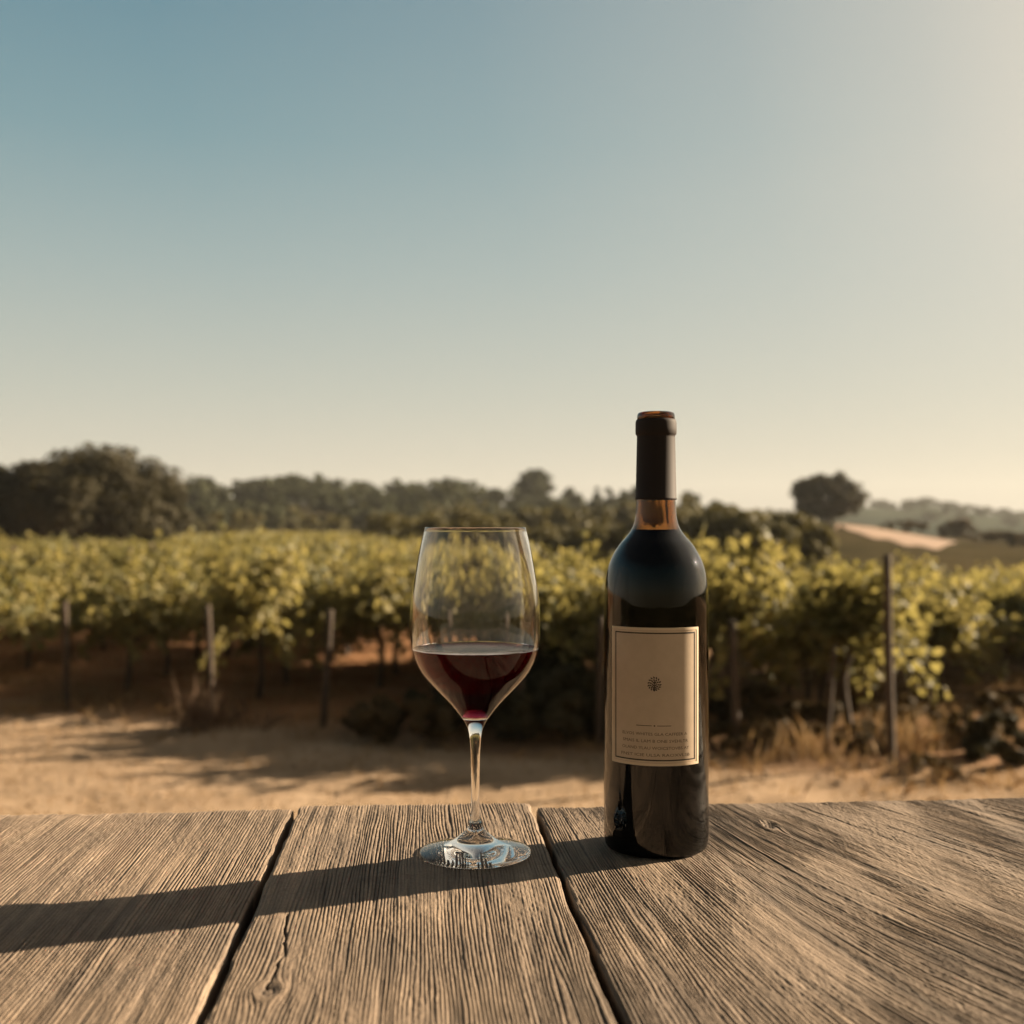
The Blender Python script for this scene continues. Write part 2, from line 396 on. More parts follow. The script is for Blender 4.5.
# lone tree on the knoll
tree('broadleaf_tree', 827, 104, 469, 7.3, .0, M['tree_leaf'], 'lone round dark tree on the knoll above the pale field', blobs=120, per=100, size=.18, flat=1.0, brad=(.18, .30))
# trees on the skyline
tree('broadleaf_tree', 534, 232, 467, 7.2, 1.5, M['far_leaf'], 'tall rounded tree standing highest on the skyline left of the bottle', blobs=36, per=200, size=.4)
for px, top, w, lab in ((571, 489, 5.5, 'low rounded skyline tree just right of the tallest one'), (640, 482, 6.5, 'skyline tree half hidden behind the bottle neck'),
                        (692, 489, 5.0, 'small skyline tree right of the bottle neck'), (716, 500, 4.5, 'lowest small skyline tree right of the bottle neck')):
    tree('broadleaf_tree', px, 225, top, w, 1.0, M['far_leaf'], lab, blobs=22, per=160, size=.4)
for px, top, lab in ((597, 485, 'slim dark cypress left of its taller neighbour on the skyline'), (609, 480, 'taller slim dark cypress nearest the bottle neck'),(624, 484, 'short slim cypress close beside the bottle neck')):
    tree('cypress_tree', px, 222, top, 2.0, .4, M['far_leaf'], lab, blobs=26, per=110, size=.3, flat=1)
# olive coloured bushes behind the vines
BU = [(398,70,512,6.0),(428,62,517,5.2),(462,58,508,5.0),(492,60,513,5.0),(522,56,520,4.6),(552,60,524,4.4),(583,54,530,4.0),(604,52,522,4.2),(640,52,519,4.6),(672,50,520,3.8)]
NB = ['behind the vines left of the glass rim','behind the left rim of the glass','whose top shows lightest above the glass','behind the middle of the glass bowl','behind the right rim of the glass','between glass and bottle nearer the glass','between glass and bottle, lowest of the bushes','just left of the bottle shoulder','hidden behind the bottle neck','showing just right of the bottle neck']
for (px, Y, top, w), nb in zip(BU, NB):
    tree('bush', px, Y, top, w*.95, .1, M['olive_leaf'], 'rounded olive green bush '+nb, 'bush', blobs=34, per=260, size=.13, flat=.9)
for px, Y, top, w, lab in ((705, 46, 507, 4.6, 'dark olive bush beside the bottle shoulder'), (737, 44, 504, 4.4, 'tall dark olive bush second from the bottle, behind the vines'),
                      (768, 47, 506, 4.4, 'dark olive bush third from the bottle, behind the vines'), (800, 46, 514, 3.6, 'sloping end of the dark bushes below the lone tree')):
    tree('bush', px, Y, top, w, .1, M['olive_leaf'], lab, 'bush', blobs=40, per=280, size=.12, flat=.9)
tree('bush', 955, 112, 518, 3.7, .1, M['scrub_leaf'], 'brown bush at the right end of the pale field', 'bush', blobs=24, per=200, size=.2)
for px, Y, top, w, lab in ((1012, 100, 530, 5.0, 'low brown bush at the right edge of the picture'), (905, 116, 520, 6, 'low brown hedge bush behind the pale field, nearer the lone tree'), (985, 118, 531, 5, 'low brown bush between the right edge and the field end')):
    tree('bush', px, Y, top, w, .05, M['scrub_leaf'], lab, 'bush', blobs=26, per=180, size=.2, flat=.7)

# wooded ridge and far hill woods: uncountable masses
def wood_mass(name, pts, hts, size, per, leafmat, label):
    rg = np.random.default_rng(5); VV = []; QQ = []; o = 0
    for (x, y), h in zip(pts, hts):
        w = h*rg.uniform(.38, .6)
        V, Q = blob_crown(w, w, h*.46, h*.5, 9, per, size, rg, flat=.8)
        V = V+np.array([x, y, tz(x, y)]); VV.append(V); QQ.append(Q+o); o += len(V)
    return tag(link(name, mesh_np(name, np.vstack(VV), np.vstack(QQ)), leafmat), label, 'wood', kind='stuff')
pts = []; hts = []
for k in range(520):
    a = rng.uniform(-260, 735); t = rng.uniform(0, 1)**.8; Y = 140+t*118
    if a < 150 and Y < 150: continue
    if a > 380 and rng.uniform() < .12: continue
    pts.append(((a-512)/F*Y, Y)); hts.append(rng.uniform(4.6, 7.0)*(1 if Y > 180 else .75))
wood_mass('woodland', pts, hts, .42, 60, M['far_leaf'], 'dark wooded ridge along the skyline beyond the vineyard')
pts = []; hts = []
for k in range(900):
    a = rng.uniform(640, 1300); Y = rng.uniform(470, 612)
    if Y < 585 and vn(a/38, Y/30, 8) < .5: continue
    if k % 2: Y = rng.uniform(592, 612)
    pts.append(((a-512)/F*Y, Y)); hts.append(rng.uniform(3.0, 4.6) if rng.uniform() > .03 else 6)
wood_mass('woodland', pts, hts, .9, 26, M['far_leaf'], 'hazy scattered woods on the far hill at the right')

pts = []; hts = []
for k in range(280):
    a = rng.uniform(190, 690); Y = rng.uniform(92, 185)
    if Y < 122 and a < 400: continue
    if vn(a/45, Y/25, 12) < .38: continue
    pts.append(((a-512)/F*Y, Y)); hts.append(rng.uniform(2.6, 4.4))
wood_mass('woodland', pts, hts, .3, 60, M['olive_leaf'], 'paler olive toned scrub wood on the slope below the dark ridge')

# ---------------------------------------------------------------- vineyard
def leaf_lobed(Pc, N, Dn, size, rg):
    """folded five sided half leaves; Dn = direction of the tip"""
    n = len(Pc); T = Dn-(Dn*N).sum(1, keepdims=True)*N; T /= np.linalg.norm(T, axis=1, keepdims=True)+1e-9
    B = np.cross(N, T); s = size[:, None]
    sh = [(-.35, 0, 0), (-.5, .38, .10), (-.02, .55, .16), (.22, .36, .09), (.62, 0, 0), (.22, -.36, .09), (-.02, -.55, .16), (-.5, -.38, .10)]
    V = np.stack([Pc+(T*a+B*b+N*c)*s for a, b, c in sh], 1).reshape(-1, 3)
    k = np.arange(n)[:, None]*8
    Q = np.concatenate([k+np.array([[0, 1, 2, 3, 4]]), k+np.array([[4, 5, 6, 7, 0]])])
    return V, Q
def vine_foliage(seed, L=1.25, shoots=112, dens=.039, size=.073):
    rg = np.random.default_rng(seed); PC = []; NN = []; DD = []
    for s in range(shoots):
        p = np.array([rg.normal()*.07, rg.uniform(-L/2, L/2), rg.uniform(.70, .90)])
        side = rg.choice([-1, 1]); v = np.array([side*rg.uniform(.0, .5), rg.normal()*.35, 1.0]); v /= np.linalg.norm(v)
        n = int(rg.uniform(7, 18)); droop = rg.uniform(.02, .16)
        if rg.uniform() < .46: v[2] *= rg.uniform(0, .5); droop = rg.uniform(.13, .24); n += 3
        if rg.uniform() < .12: droop = .01; n += 4
        for k in range(n):
            p = p+v*dens; v = v+np.array([side*.02, 0, -droop*(k/n+.25)])+rg.normal(size=3)*.06; v /= np.linalg.norm(v)
            if p[2] > (1.40 if droop > .015 else 1.55) or p[2] < .30: break
            for q in range(2):
                d = rg.normal(size=3); d[2] = -abs(d[2])*.8; d[0] += side*.5
                nn = rg.normal(size=3)*.55+np.array([side*.55, 0, .75]); nn /= np.linalg.norm(nn)
                PC.append(p+rg.normal(size=3)*.05); NN.append(nn); DD.append(d)
    PC = np.array(PC); sz = size*rg.uniform(.65, 1.25, len(PC))
    return leaf_lobed(PC, np.array(NN), np.array(DD), sz, rg)
def vine_trunk(seed):
    rg = np.random.default_rng(seed+99); w = rg.normal(size=(4, 2))*.035
    pts = [(0, 0, -.1), (w[0, 0], w[0, 1], .2), (w[1, 0], w[1, 1], .45), (w[2, 0]*.6, w[2, 1]*.6, .7), (0, 0, .84)]
    parts = [tube(spline(pts, 3), np.linspace(.035, .022, 13), 7)]
    for s in (-1, 1):
        q = [(0, 0, .80), (rg.normal()*.02, s*.2, .86), (rg.normal()*.02, s*.58, .86+rg.normal()*.02)]
        parts.append(tube(spline(q, 3), np.linspace(.02, .011, 7), 6))
    V, Fs = merge(parts); return mesh_np('trunk', V, Fs, True)
NV = 8
fol = [mesh_np('foliage', *vine_foliage(20+k)) for k in range(NV)]
trk = [vine_trunk(40+k) for k in range(NV)]
for f_ in fol: f_.materials.append(M['vine_leaf'])
for t_ in trk: t_.materials.append(M['bark'])
ROWDX = .075
rowX = [-1.66, -2.75, -4.3]
x = -4.3
for k in range(34): x -= 1.95+.1*math.sin(k*2.1); rowX.append(x)
rowX += [-.55, .1, .72]
x = 1.78; rowX.append(x); rowX.append(2.86); x = 2.86
for k in range(24): x += 1.6+.1*math.sin(k*1.7); rowX.append(x)
spots = []; posts = []
for rx in rowX:
    z0 = zs_start(rx); z0 = min(max(z0, 7.2), 14.5)
    if rx > 4: z0 = 10.6+.25*(rx-4)
    zmax = 24+max(0, -(rx+2))*4.2; zmax = min(zmax, 112)
    if rx > 3: zmax = 18+.5*(rx-3)
    elif rx > -.8: zmax = 15.5
    skip = 1.2 if -.8 < rx < 0 else 0
    y = z0+.28; n = 0
    while y < zmax:
        X = rx+ROWDX*(y-z0); a = 512+F*X/y
        if -300 < a < 1500 and not (a < 175 and y > 52):
            if rng.uniform() > (.05 if rx < 0 else .07) and y > z0+skip+.5: spots.append((X, y, rx))
            if n % 5 == 0: posts.append((X-ROWDX*.5, y-.25, n == 0))
        y += 1.12; n += 1
spots.sort(key=lambda s: s[1]-.0*abs(s[0])); 
inview = lambda s: -60 < 512+F*s[0]/s[1] < 1090
near = [s for s in spots if inview(s)][:292]; nset = set(near)
restv = [s for s in spots if s not in nset]
protos = {}
for k, (X, Y, rx) in enumerate(near):
    v = k % NV if rng.uniform() < .5 else int(rng.integers(NV))
    side = 'left' if rx < .2 else 'right'
    root = empty('grapevine', (X, Y, tz(X, Y)), rng.choice([0, math.pi])+rng.normal()*.06-ROWDX)
    sc = rng.uniform(.93, 1.07); root.scale = (sc*rng.uniform(.9, 1.15), 1, sc*rng.uniform(.84, 1.10)*(.95 if rx > 1 else 1))
    if rx > 1.2 and rx < 2: root.scale[2] *= 1.05
    tag(root, 'leafy grapevine in the vineyard rows '+('left of the bottle' if side == 'left' else 'right of the bottle'), 'grapevine', 'grapevines of the %s vineyard rows' % side)
    link('foliage', fol[v], None, root); link('trunk', trk[v], None, root)
# the farther vines as one mass
VV = []; QQ = []; o = 0
lowf = [vine_foliage(60+k, 1.25, 28, .085, .17) for k in range(6)]
for (X, Y, rx) in restv:
    V, Q = lowf[int(rng.integers(6))]; s = rng.choice([-1, 1])
    W = V*np.array([s*1.05, s, rng.uniform(.93, 1.05)])+np.array([X, Y, tz(X, Y)])
    VV.append(W); QQ.append(Q+o); o += len(W)
tag(link('distant_vines', mesh_np('distant_vines', np.vstack(VV), np.vstack(QQ)), M['vine_leaf']), 'mass of sunlit vine leaves over the far part of the field', 'vines', kind='stuff')

def post_mesh(h, r, seed):
    rg = np.random.default_rng(seed)
    pts = [(0, 0, -.15), (rg.normal()*.008, rg.normal()*.008, h*.5), (0, 0, h)]
    V, Q, T = tube(spline(pts, 4), np.linspace(r*1.1, r*.92, 9), 9); return mesh_np('post', V, [Q, T], True)
pm = [post_mesh(1.5, .034, k) for k in range(3)]; pb = post_mesh(1.56, .033, 9)
for q in pm+[pb]: q.materials.append(M['post_wood'])
POSTLAB = {-4.3: 'thin wooden end post nearest the left edge', -2.75: 'dark wooden end post left of centre with dry weeds at its foot', -1.66: 'wooden end post just left of the wine glass',
           -.55: 'wooden end post behind the wine glass', .72: 'wooden end post hidden beside the left side of the bottle', 1.78: 'pale wooden end post nearest the right side of the bottle',
           2.86: 'tall thick reddish wooden end post at the right'}
for X, Y, endp in posts:
    a = 512+F*X/Y
    if endp:
        key = min(POSTLAB, key=lambda q: abs(q-X))
        lab = POSTLAB[key] if abs(key-X) < .25 else None
        if key == 2.86 and lab: o_ = link('vine_post', pb, None, None, (X, Y, tz(X, Y)), (R(1), R(-1.5), 0))
        else: o_ = link('vine_post', pm[int(rng.integers(3))], None, None, (X, Y, tz(X, Y)), (rng.normal()*.03, rng.normal()*.03, rng.uniform(0, 6)), (.9, .9, .70))
        if lab: tag(o_, lab, 'post'); continue
        if not (-60 < a < 1090) or X > 3.3: bpy.data.objects.remove(o_); continue
        tag(o_, 'wooden end post of an outer vine row', 'post', 'end posts of the outer vine rows')
    elif Y < 34 and -20 < a < 1050 and X < .5:
        o_ = link('vine_post', pm[int(rng.integers(3))], None, None, (X, Y, tz(X, Y)), (rng.normal()*.02, rng.normal()*.02, 0))
        tag(o_, 'wooden post standing inside a vine row among leaves', 'post', 'posts inside the vine rows')
# leaning stake
st = link('vine_stake', pm[1], None, None, (2.48, 9.0, tz(2.48, 9.0)), (0, R(5), 0), (.6, .6, .55)); tag(st, 'leaning dark stake between the pale post and the tall right post', 'stake')

# dry grass and litter
def blades(P, h, w, rg, lean=.5):
    n = len(P); d = rg.normal(size=(n, 3))*lean; d[:, 2] = 1; d /= np.linalg.norm(d, axis=1, keepdims=True)
    sx = rg.normal(size=(n, 3)); sx[:, 2] = 0; sx /= np.linalg.norm(sx, axis=1, keepdims=True)+1e-9
    hh = (h*rg.uniform(.4, 1.3, n))[:, None]; mid = P+d*hh*.55; tip = P+d*hh+np.stack([d[:, 0], d[:, 1], -np.abs(d[:, 0])], 1)*hh*.4
    V = np.stack([P-sx*w, P+sx*w, mid+sx*w*.7, tip, mid-sx*w*.7], 1).reshape(-1, 3)
    return V, np.arange(5*n).reshape(-1, 5)
M['weed'] = leaf_material('weed', [(.08,.05,.035), (.14,.09,.06), (.22,.15,.10)], .2, (.2,.13,.09), .8, .1)
def grass_patch(n, xr, yr, h, w, rg, dens=None, cell=.35):
    P = np.stack([rg.uniform(*xr, n), rg.uniform(*yr, n)], 1)
    k = vn(P[:, 0]/cell, P[:, 1]/cell, 33) > .5
    if dens is not None: k &= rg.uniform(0, 1, n) < dens(P[:, 0], P[:, 1])
    P = P[k]; z = terrain(P[:, 0], P[:, 1])
    return blades(np.column_stack([P, z-.01]), h, w, rg)
def edge_d(X, Y):
    d = Y-zs_start(X); return np.clip(np.exp(-((d-.4)/1.1)**2)+.35*(d > 0)+.03, 0, 1)*np.where(X > 0, 1.0, .45)
rg = np.random.default_rng(3)
VV = []; QQ = []; o = 0
for V, Q in (grass_patch(90000, (-9, 9), (7.0, 16), .16, .004, rg, edge_d), grass_patch(14000, (-7, 7), (6.5, 10), .05, .003, rg, None, .8)):
    VV.append(V); QQ.append(Q+o); o += len(V)
tag(link('dry_grass', mesh_np('dry_grass', np.vstack(VV), np.vstack(QQ)), M['straw']), 'dry straw coloured grass at the foot of the vine rows', 'grass', kind='stuff')
def weed(px, Y, h, w, n, mat, label, name='dry_weed'):
    rg = np.random.default_rng(int(px)); X = (px-512)/F*Y
    P = np.column_stack([rg.normal(size=n)*w*.3, rg.normal(size=n)*w*.3, np.zeros(n)])
    V, Q = blades(P, h, .005, rg, .35)
    root = link(name, mesh_np(name, V, Q), mat, None, (X, Y, tz(X, Y))); tag(root, label, 'weed')
weed(198, 9.9, .48, .35, 110, M['weed'], 'tall clump of dry pinkish weeds at the foot of the dark left post')
weed(222, 10.1, .3, .3, 60, M['weed'], 'shorter dry weeds just right of the dark left post')
weed(262, 10.0, .25, .3, 40, M['weed'], 'small dry weed tuft between the two left posts')
weed(905, 8.9, .35, .5, 160, M['straw'], 'dry weeds right of the tall right post')
weed(800, 8.8, .3, .6, 160, M['straw'], 'dry weeds between the pale post and the leaning stake')
def low_bush(px, Y, w, h, mat, label, n=16, per=150):
    rg = np.random.default_rng(int(px)+1); X = (px-512)/F*Y
    V, Q = blob_crown(w/2, w/2, h/2, h/2, n, per, .03, rg, flat=.9)
    return tag(link('low_shrub', mesh_np('low_shrub', V, Q), mat, None, (X, Y, tz(X, Y)-.03)), label, 'shrub')
low_bush(405, 9.5, 1.0, .42, M['scrub_leaf'], 'low dark shrub on the dirt left of the glass stem', 26, 240)
low_bush(372, 9.9, .6, .3, M['scrub_leaf'], 'small dark shrub beside the post left of the glass')
low_bush(492, 10.8, 1.4, .8, M['tree_leaf'], 'dark undergrowth bush seen through the right half of the glass bowl', 30, 240)
low_bush(560, 9.6, 1.3, .6, M['tree_leaf'], 'dark shrub between the glass and the bottle', 26, 260)
low_bush(660, 9.4, .9, .36, M['tree_leaf'], 'dark shrub hidden behind the bottle label', 20, 220)
low_bush(1004, 8.6, .75, .4, M['tree_leaf'], 'dark green shrub at the lower right edge of the vines', 20, 240)
low_bush(935, 8.2, .45, .2, M['scrub_leaf'], 'small brown shrub right of the tall post', 14, 160)
for px, Y, w_, h_, lab in ((520, 9.7, 1.0, .62, 'dark undergrowth bush just right of the glass bowl'), (585, 9.9, 1.0, .7, 'tall dark undergrowth bush against the left side of the bottle'),
                          (455, 10.0, 1.0, .5, 'dark undergrowth bush directly behind the wine in the glass'), (550, 10.6, 1.3, .8, 'tallest dark undergrowth bush midway between glass and bottle')):
    low_bush(px, Y, w_, h_, M['tree_leaf'], lab, 30, 240)
for px, Y, w_, h_ in ((720, 9.0, .6, .26), (775, 9.1, .7, .30), (815, 9.6, .8, .34), (862, 9.0, .6, .26), (915, 9.5, .8, .3), (965, 9.4, .7, .3), (1010, 9.9, .9, .35), (890, 10.4, 1.0, .4), (760, 10.2, 1.0, .42)):
    b_ = low_bush(px, Y, w_, h_, M['scrub_leaf'], 'low brown undergrowth bush at the foot of the vine rows right of the bottle', 18, 150)
    b_['group'] = 'undergrowth bushes under the right vine rows'
# stones
def stone_mesh(seed):
    import bmesh
    bm = bmesh.new(); bmesh.ops.create_icosphere(bm, subdivisions=2, radius=1)
    rs = np.random.default_rng(seed); k = rs.normal(size=(4, 3))
    for v in bm.verts:
        c = np.array(v.co); v.co *= 1+.13*math.sin(c@k[0]*2)+.1*math.sin(c@k[1]*3.1+1); v.co.z *= .6
    me = bpy.data.meshes.new('stone'); bm.to_mesh(me); bm.free(); return me
m, nt, out = mat_new('stone'); principled(nt, out, ramp(nt, noise(nt, 6), [(.3, (.16,.11,.07)), (.7, (.34,.25,.17))]).outputs[0], .9); M['stone'] = m
sms = [stone_mesh(k) for k in range(3)]
for q in sms: q.materials.append(m)
for k in range(110):
    X = rng.uniform(-4.2, 4.2); Y = rng.uniform(7.4, 9.4); s = rng.uniform(.008, .028)
    o_ = link('stone', sms[k % 3], None, None, (X, Y, tz(X, Y)+s*.2), (0, 0, rng.uniform(0, 6)), (s, s*.8, s*.8)); tag(o_, 'small stone lying on the bare dirt track', 'stone', 'small stones on the dirt track')

# ---------------------------------------------------------------- table
TOP = CAM_Z-.228
TH = R(4.52)
m, nt, out = mat_new('weathered_wood')
tc = nd(nt, 'ShaderNodeTexCoord'); gr = nd(nt, 'ShaderNodeAttribute', attribute_name='groove'); ph = nd(nt, 'ShaderNodeAttribute', attribute_name='phase'); st_ = nd(nt, 'ShaderNodeAttribute', attribute_name='stain')
vv = nd(nt, 'ShaderNodeSeparateXYZ'); nt.links.new(tc.outputs['Object'], vv.inputs[0])
cb = nd(nt, 'ShaderNodeCombineXYZ'); nt.links.new(ph.outputs['Fac'], cb.inputs[0])
ml = nd(nt, 'ShaderNodeMath', operation='MULTIPLY'); ml.inputs[1].default_value = .035; nt.links.new(vv.outputs[1], ml.inputs[0]); nt.links.new(ml.outputs[0], cb.inputs[1])
fine = noise(nt, 1100, 3, .6, cb.outputs[0]); band = noise(nt, 130, 4, .6, cb.outputs[0])
patch = noise(nt, 7, 6, .6, tc.outputs['Object']); gritn = noise(nt, 620, 4, .6, tc.outputs['Object'])
base = ramp(nt, band, [(.3, (.162,.122,.088)), (.5, (.228,.172,.126)), (.7, (.300,.230,.171))]).outputs[0]
base = mixc(nt, .55, base, ramp(nt, fine, [(.3, (.62,.6,.57)), (.65, (1.12,1.12,1.12))]).outputs[0], 'MULTIPLY')
base = mixc(nt, .8, base, ramp(nt, patch, [(.34, (.62,.62,.64)), (.58, (1.1,1.07,1.03))]).outputs[0], 'MULTIPLY')
base = mixc(nt, .55, base, ramp(nt, gritn, [(.34, (.55,.53,.5)), (.55, (1.08,1.08,1.08))]).outputs[0], 'MULTIPLY')
spl = noise(nt, 26, 8, .72, tc.outputs['Object'], .4)
base = mixc(nt, .8, base, ramp(nt, spl, [(.30, (.50,.46,.43)), (.42, (1,1,1)), (.62, (1,1,1)), (.72, (1.2,1.19,1.17))]).outputs[0], 'MULTIPLY')
base = mixc(nt, gr.outputs['Fac'], base, (.036, .027, .021))
base = mixc(nt, st_.outputs['Fac'], base, (.075, .055, .042))
p = principled(nt, out, base, .78, **{'Specular IOR Level': .3})
add = nd(nt, 'ShaderNodeMath', operation='MULTIPLY_ADD'); add.inputs[1].default_value = .35; nt.links.new(gritn, add.inputs[0]); nt.links.new(fine, add.inputs[2])
bp = nd(nt, 'ShaderNodeBump'); bp.inputs['Strength'].default_value = .85; bp.inputs['Distance'].default_value = .0005
nt.links.new(add.outputs[0], bp.inputs['Height']); nt.links.new(bp.outputs[0], p.inputs['Normal'])
M['wood'] = m

def plank(u0, u1, v1, seed, fine_res, table, knots=(), shear=None, v0=-.5, dz=0.0, cracks=()):
    du = .00040 if fine_res else .002
    us = np.linspace(u0, u1, int((u1-u0)/du)+1)
    vs = np.concatenate([np.linspace(v0, .42, 60)[:-1], np.linspace(.42, v1, int((v1-.42)/(.0017 if fine_res else .006)))])
    U, Vv = np.meshgrid(us, vs)
    # worn outline: ends and edges wander
    phi = U+(vn(U/.05, Vv/.28, seed)-.5)*.005+(vn(U/.012, Vv/.09, seed+1)-.5)*.0012+(vn(U/.004, Vv/.02, seed+2)-.5)*.0002
    if shear is not None: phi = phi+shear(U, Vv)
    for (ku, kv, kr, st) in knots:
        a = (U-ku); b = (Vv-kv)/st; r2 = a*a+b*b+1e-8; s = np.sqrt(r2)/kr
        out_ = a*(1-kr*kr/r2); ring = np.where(a < 0, -1, 1)*0+np.sqrt(r2)*1.0-kr
        w = ss(.75, 1.15, s)
        phi = phi+(out_-a)*w*np.exp(-(s/7)**2)+(ring-a)*(1-w)
    msk = vn(U/.03, Vv/.12, seed+5); g2 = vn(phi/.0042, Vv/.09, seed+4)
    ph_ = phi/.00225+1.5*vn(phi/.008, Vv/.13, seed+3)+.38*vn(phi/.0024, Vv/.03, seed+11)
    cw = .5+.5*np.cos(2*math.pi*ph_)
    amt = (.30+.95*ss(.2, .8, msk))*(.25+1.1*vn(phi/.0021, Vv/.03, seed+17))
    groove = cw**4.2*amt*1.25; wide = ss(.70, .95, g2)*.8
    H = -.00080*groove-.00055*wide+(vn(phi/.0065, Vv/.2, seed+6)-.5)*.0006+(vn(U/.07, Vv/.2, seed+7)-.5)*.0018+(vn(U/.0013, Vv/.0035, seed+8)-.5)*.00034*(.4+1.2*vn(U/.02, Vv/.05, seed+18))+(vn(U/.005, Vv/.012, seed+19)-.5)*.0004
    stain = ss(.62, .85, vn(U/.045, Vv/.10, seed+9))*ss(.35, .7, vn(phi/.004, Vv/.03, seed+10))*.4
    for (ku, kv, kr, st) in knots:
        s = np.sqrt((U-ku)**2+((Vv-kv)/st)**2)/kr; stain = np.maximum(stain, .55*(1-ss(.5, 1.1, s))); H -= .0006*(1-ss(.3, .9, s))
        H += .0007*np.exp(-((s-1.2)/.35)**2)
    for (pts, wd, dp) in cracks:
        pts = np.array(pts); cr = np.interp(Vv, pts[:, 1], pts[:, 0])+(vn(Vv/.006, 0*Vv, seed+12)-.5)*.002
        ins = (Vv > pts[0, 1]) & (Vv < pts[-1, 1]); c = np.exp(-((U-cr)/wd)**2)*ins; H -= dp*c; groove = np.maximum(groove, c)
    # rounded, worn long edges and end
    eL = U-u0; eR = u1-U; eV = v1-Vv
    wob = (vn(Vv/.02, 0*Vv, seed+13)-.5)*.0014+(vn(Vv/.10, 0*Vv, seed+14)-.5)*.0014
    for e in (eL, eR): H -= .0020*np.exp(-np.maximum(e-wob*.6, 0)/.0012)
    H -= .003*np.exp(-eV/.0022)+.0006*np.exp(-eV/.02)
    X = U+np.where(eL < .012, (1-eL/.012)*np.maximum(wob+.0006, 0), 0)-np.where(eR < .012, (1-eR/.012)*np.maximum(wob+.0005, 0), 0)
    endw = (vn(phi/.0022, 0*phi, seed+15)-.5)*.0035+(vn(U/.05, 0*U, seed+16)-.5)*.007
    Y = Vv+endw*np.exp(-eV/.02)
    ny, nx = U.shape; top = np.stack([X, Y, H+dz], -1).reshape(-1, 3)
    idx = np.arange(ny*nx).reshape(ny, nx)
    Q = [np.stack([idx[:-1, :-1], idx[:-1, 1:], idx[1:, 1:], idx[1:, :-1]], -1).reshape(-1, 4)]
    loop = np.concatenate([idx[0, :], idx[1:, -1], idx[-1, -2::-1], idx[-2:0:-1, 0]])
    mid = top[loop]+np.array([0, 0, -.003]); mid[:, 2] -= 0
    bot = top[loop].copy(); bot[:, 2] = -.038
    nL = len(loop); b0 = len(top); b1 = b0+nL
    l2 = np.roll(loop, -1); k = np.arange(nL); k2 = (k+1) % nL
    Q.append(np.stack([loop, b0+k, b0+k2, l2], -1)); Q.append(np.stack([b0+k, b1+k, b1+k2, b0+k2], -1))
    Vt = np.vstack([top, mid, bot])
    Fs = [np.vstack(Q), (b1+np.arange(nL))[::-1][None]]
    me = mesh_np('plank', Vt, Fs, True)
    pad = lambda A, v: np.concatenate([A.ravel(), A.ravel()[loop], A.ravel()[loop]])
    set_attr(me, 'groove', np.clip(pad(np.clip(groove*.88+wide*.42, 0, .9), 0), 0, 1)); set_attr(me, 'phase', pad(phi, 0)); set_attr(me, 'stain', pad(stain, 0))
    return link('plank', me, M['wood'], table)

table = empty('wooden_table', (0, 0, TOP), TH)
tag(table, 'weathered grey brown plank table under the glass and bottle', 'table')
# children sit in table coordinates: z = 0 is the table top
plank(-.352, -.1050, .949, 100, True, table, dz=-.0006)
def uv(px, py):
    Z = .228*F/(py-HOR); X = (px-512)*Z/F; return X*math.cos(TH)+Z*math.sin(TH), -X*math.sin(TH)+Z*math.cos(TH)
kA = uv(268, 992); kB = uv(770, 826); kC = uv(775, 925)
c1 = [uv(266, 990), uv(283, 955), uv(288, 915)]; c1 = sorted(c1, key=lambda q: q[1])
plank(-.1008, .0899, .951, 200, True, table, knots=[(kA[0], kA[1], .006, 1.6)], dz=.0012, cracks=[(c1, .0006, .0022)])
plank(.0931, .545, .938, 300, True, table, knots=[(kB[0], kB[1], .006, 2.2)], dz=.0,
      shear=lambda U, V: (V-.7)*(.03+.30*ss(.10, .34, U)))
xs = [(-.355-.21, -.356), (-.355-.43, -.569), (.549, .76), (.764, .98)]
for k, (a, b) in enumerate(xs): plank(a, b, .942, 400+k*20, False, table, dz=rng.uniform(-.001, .001))
def boxm(name, x0, x1, y0, y1, z0, z1, mat, parent, bev=.003):
    import bmesh
    bm = bmesh.new(); bmesh.ops.create_cube(bm, size=1)
    for v in bm.verts: v.co = Vector((x0+(v.co.x+.5)*(x1-x0), y0+(v.co.y+.5)*(y1-y0), z0+(v.co.z+.5)*(z1-z0)))
    if bev: bmesh.ops.bevel(bm, geom=bm.edges[:], offset=bev, segments=2, affect='EDGES')
    me = bpy.data.meshes.new(name); bm.to_mesh(me); bm.free(); return link(name, me, mat, parent)
legH = -(TOP-.77)
for y0 in (-.40, .16, .72): boxm('crossbeam', -.74, .94, y0, y0+.07, -.10, -.0385, M['post_wood'], table)
for lx in (-.72, .85):
    for ly in (-.40, .72): boxm('leg', lx, lx+.07, ly, ly+.07, legH-.02, -.102, M['post_wood'], table)

# ---------------------------------------------------------------- wine glass
GXc, GYc = (475.3-512)*.7995/F, .7995
S = .7995/F
def gp(px_half, py): return (px_half*S, (854.6-py)*S)
outer = [(.0, .0012), (.020, .0006), (.034, .0003), (.0385, .0008), (.0391, .0018), (.0378, .0030), (.030, .0052), gp(24, 842), gp(14.5, 835), gp(9, 829.5), gp(6.2, 823), gp(4.6, 812), gp(4.2, 790), gp(4.4, 765), gp(5.2, 745), gp(6.8, 732), gp(10.5, 722.6),
         gp(16.6, 714), gp(25.5, 703), gp(40.5, 687.5), gp(53, 673), gp(60.5, 658), gp(64.2, 643), gp(65.5, 625), gp(65.0, 608), gp(62.5, 588), gp(59.0, 568), gp(55.2, 548), gp(50.6, 529)]
so = spline(outer, 5)
zb = (854.6-717.5)*S                                           # inner bottom
TW = .0011
ti = []
for r_, z_ in so:
    if z_ > zb+.004:
        ti.append((max(r_-TW*(1.0+.9*math.exp(-(z_-zb)/.02)), .0006), z_))
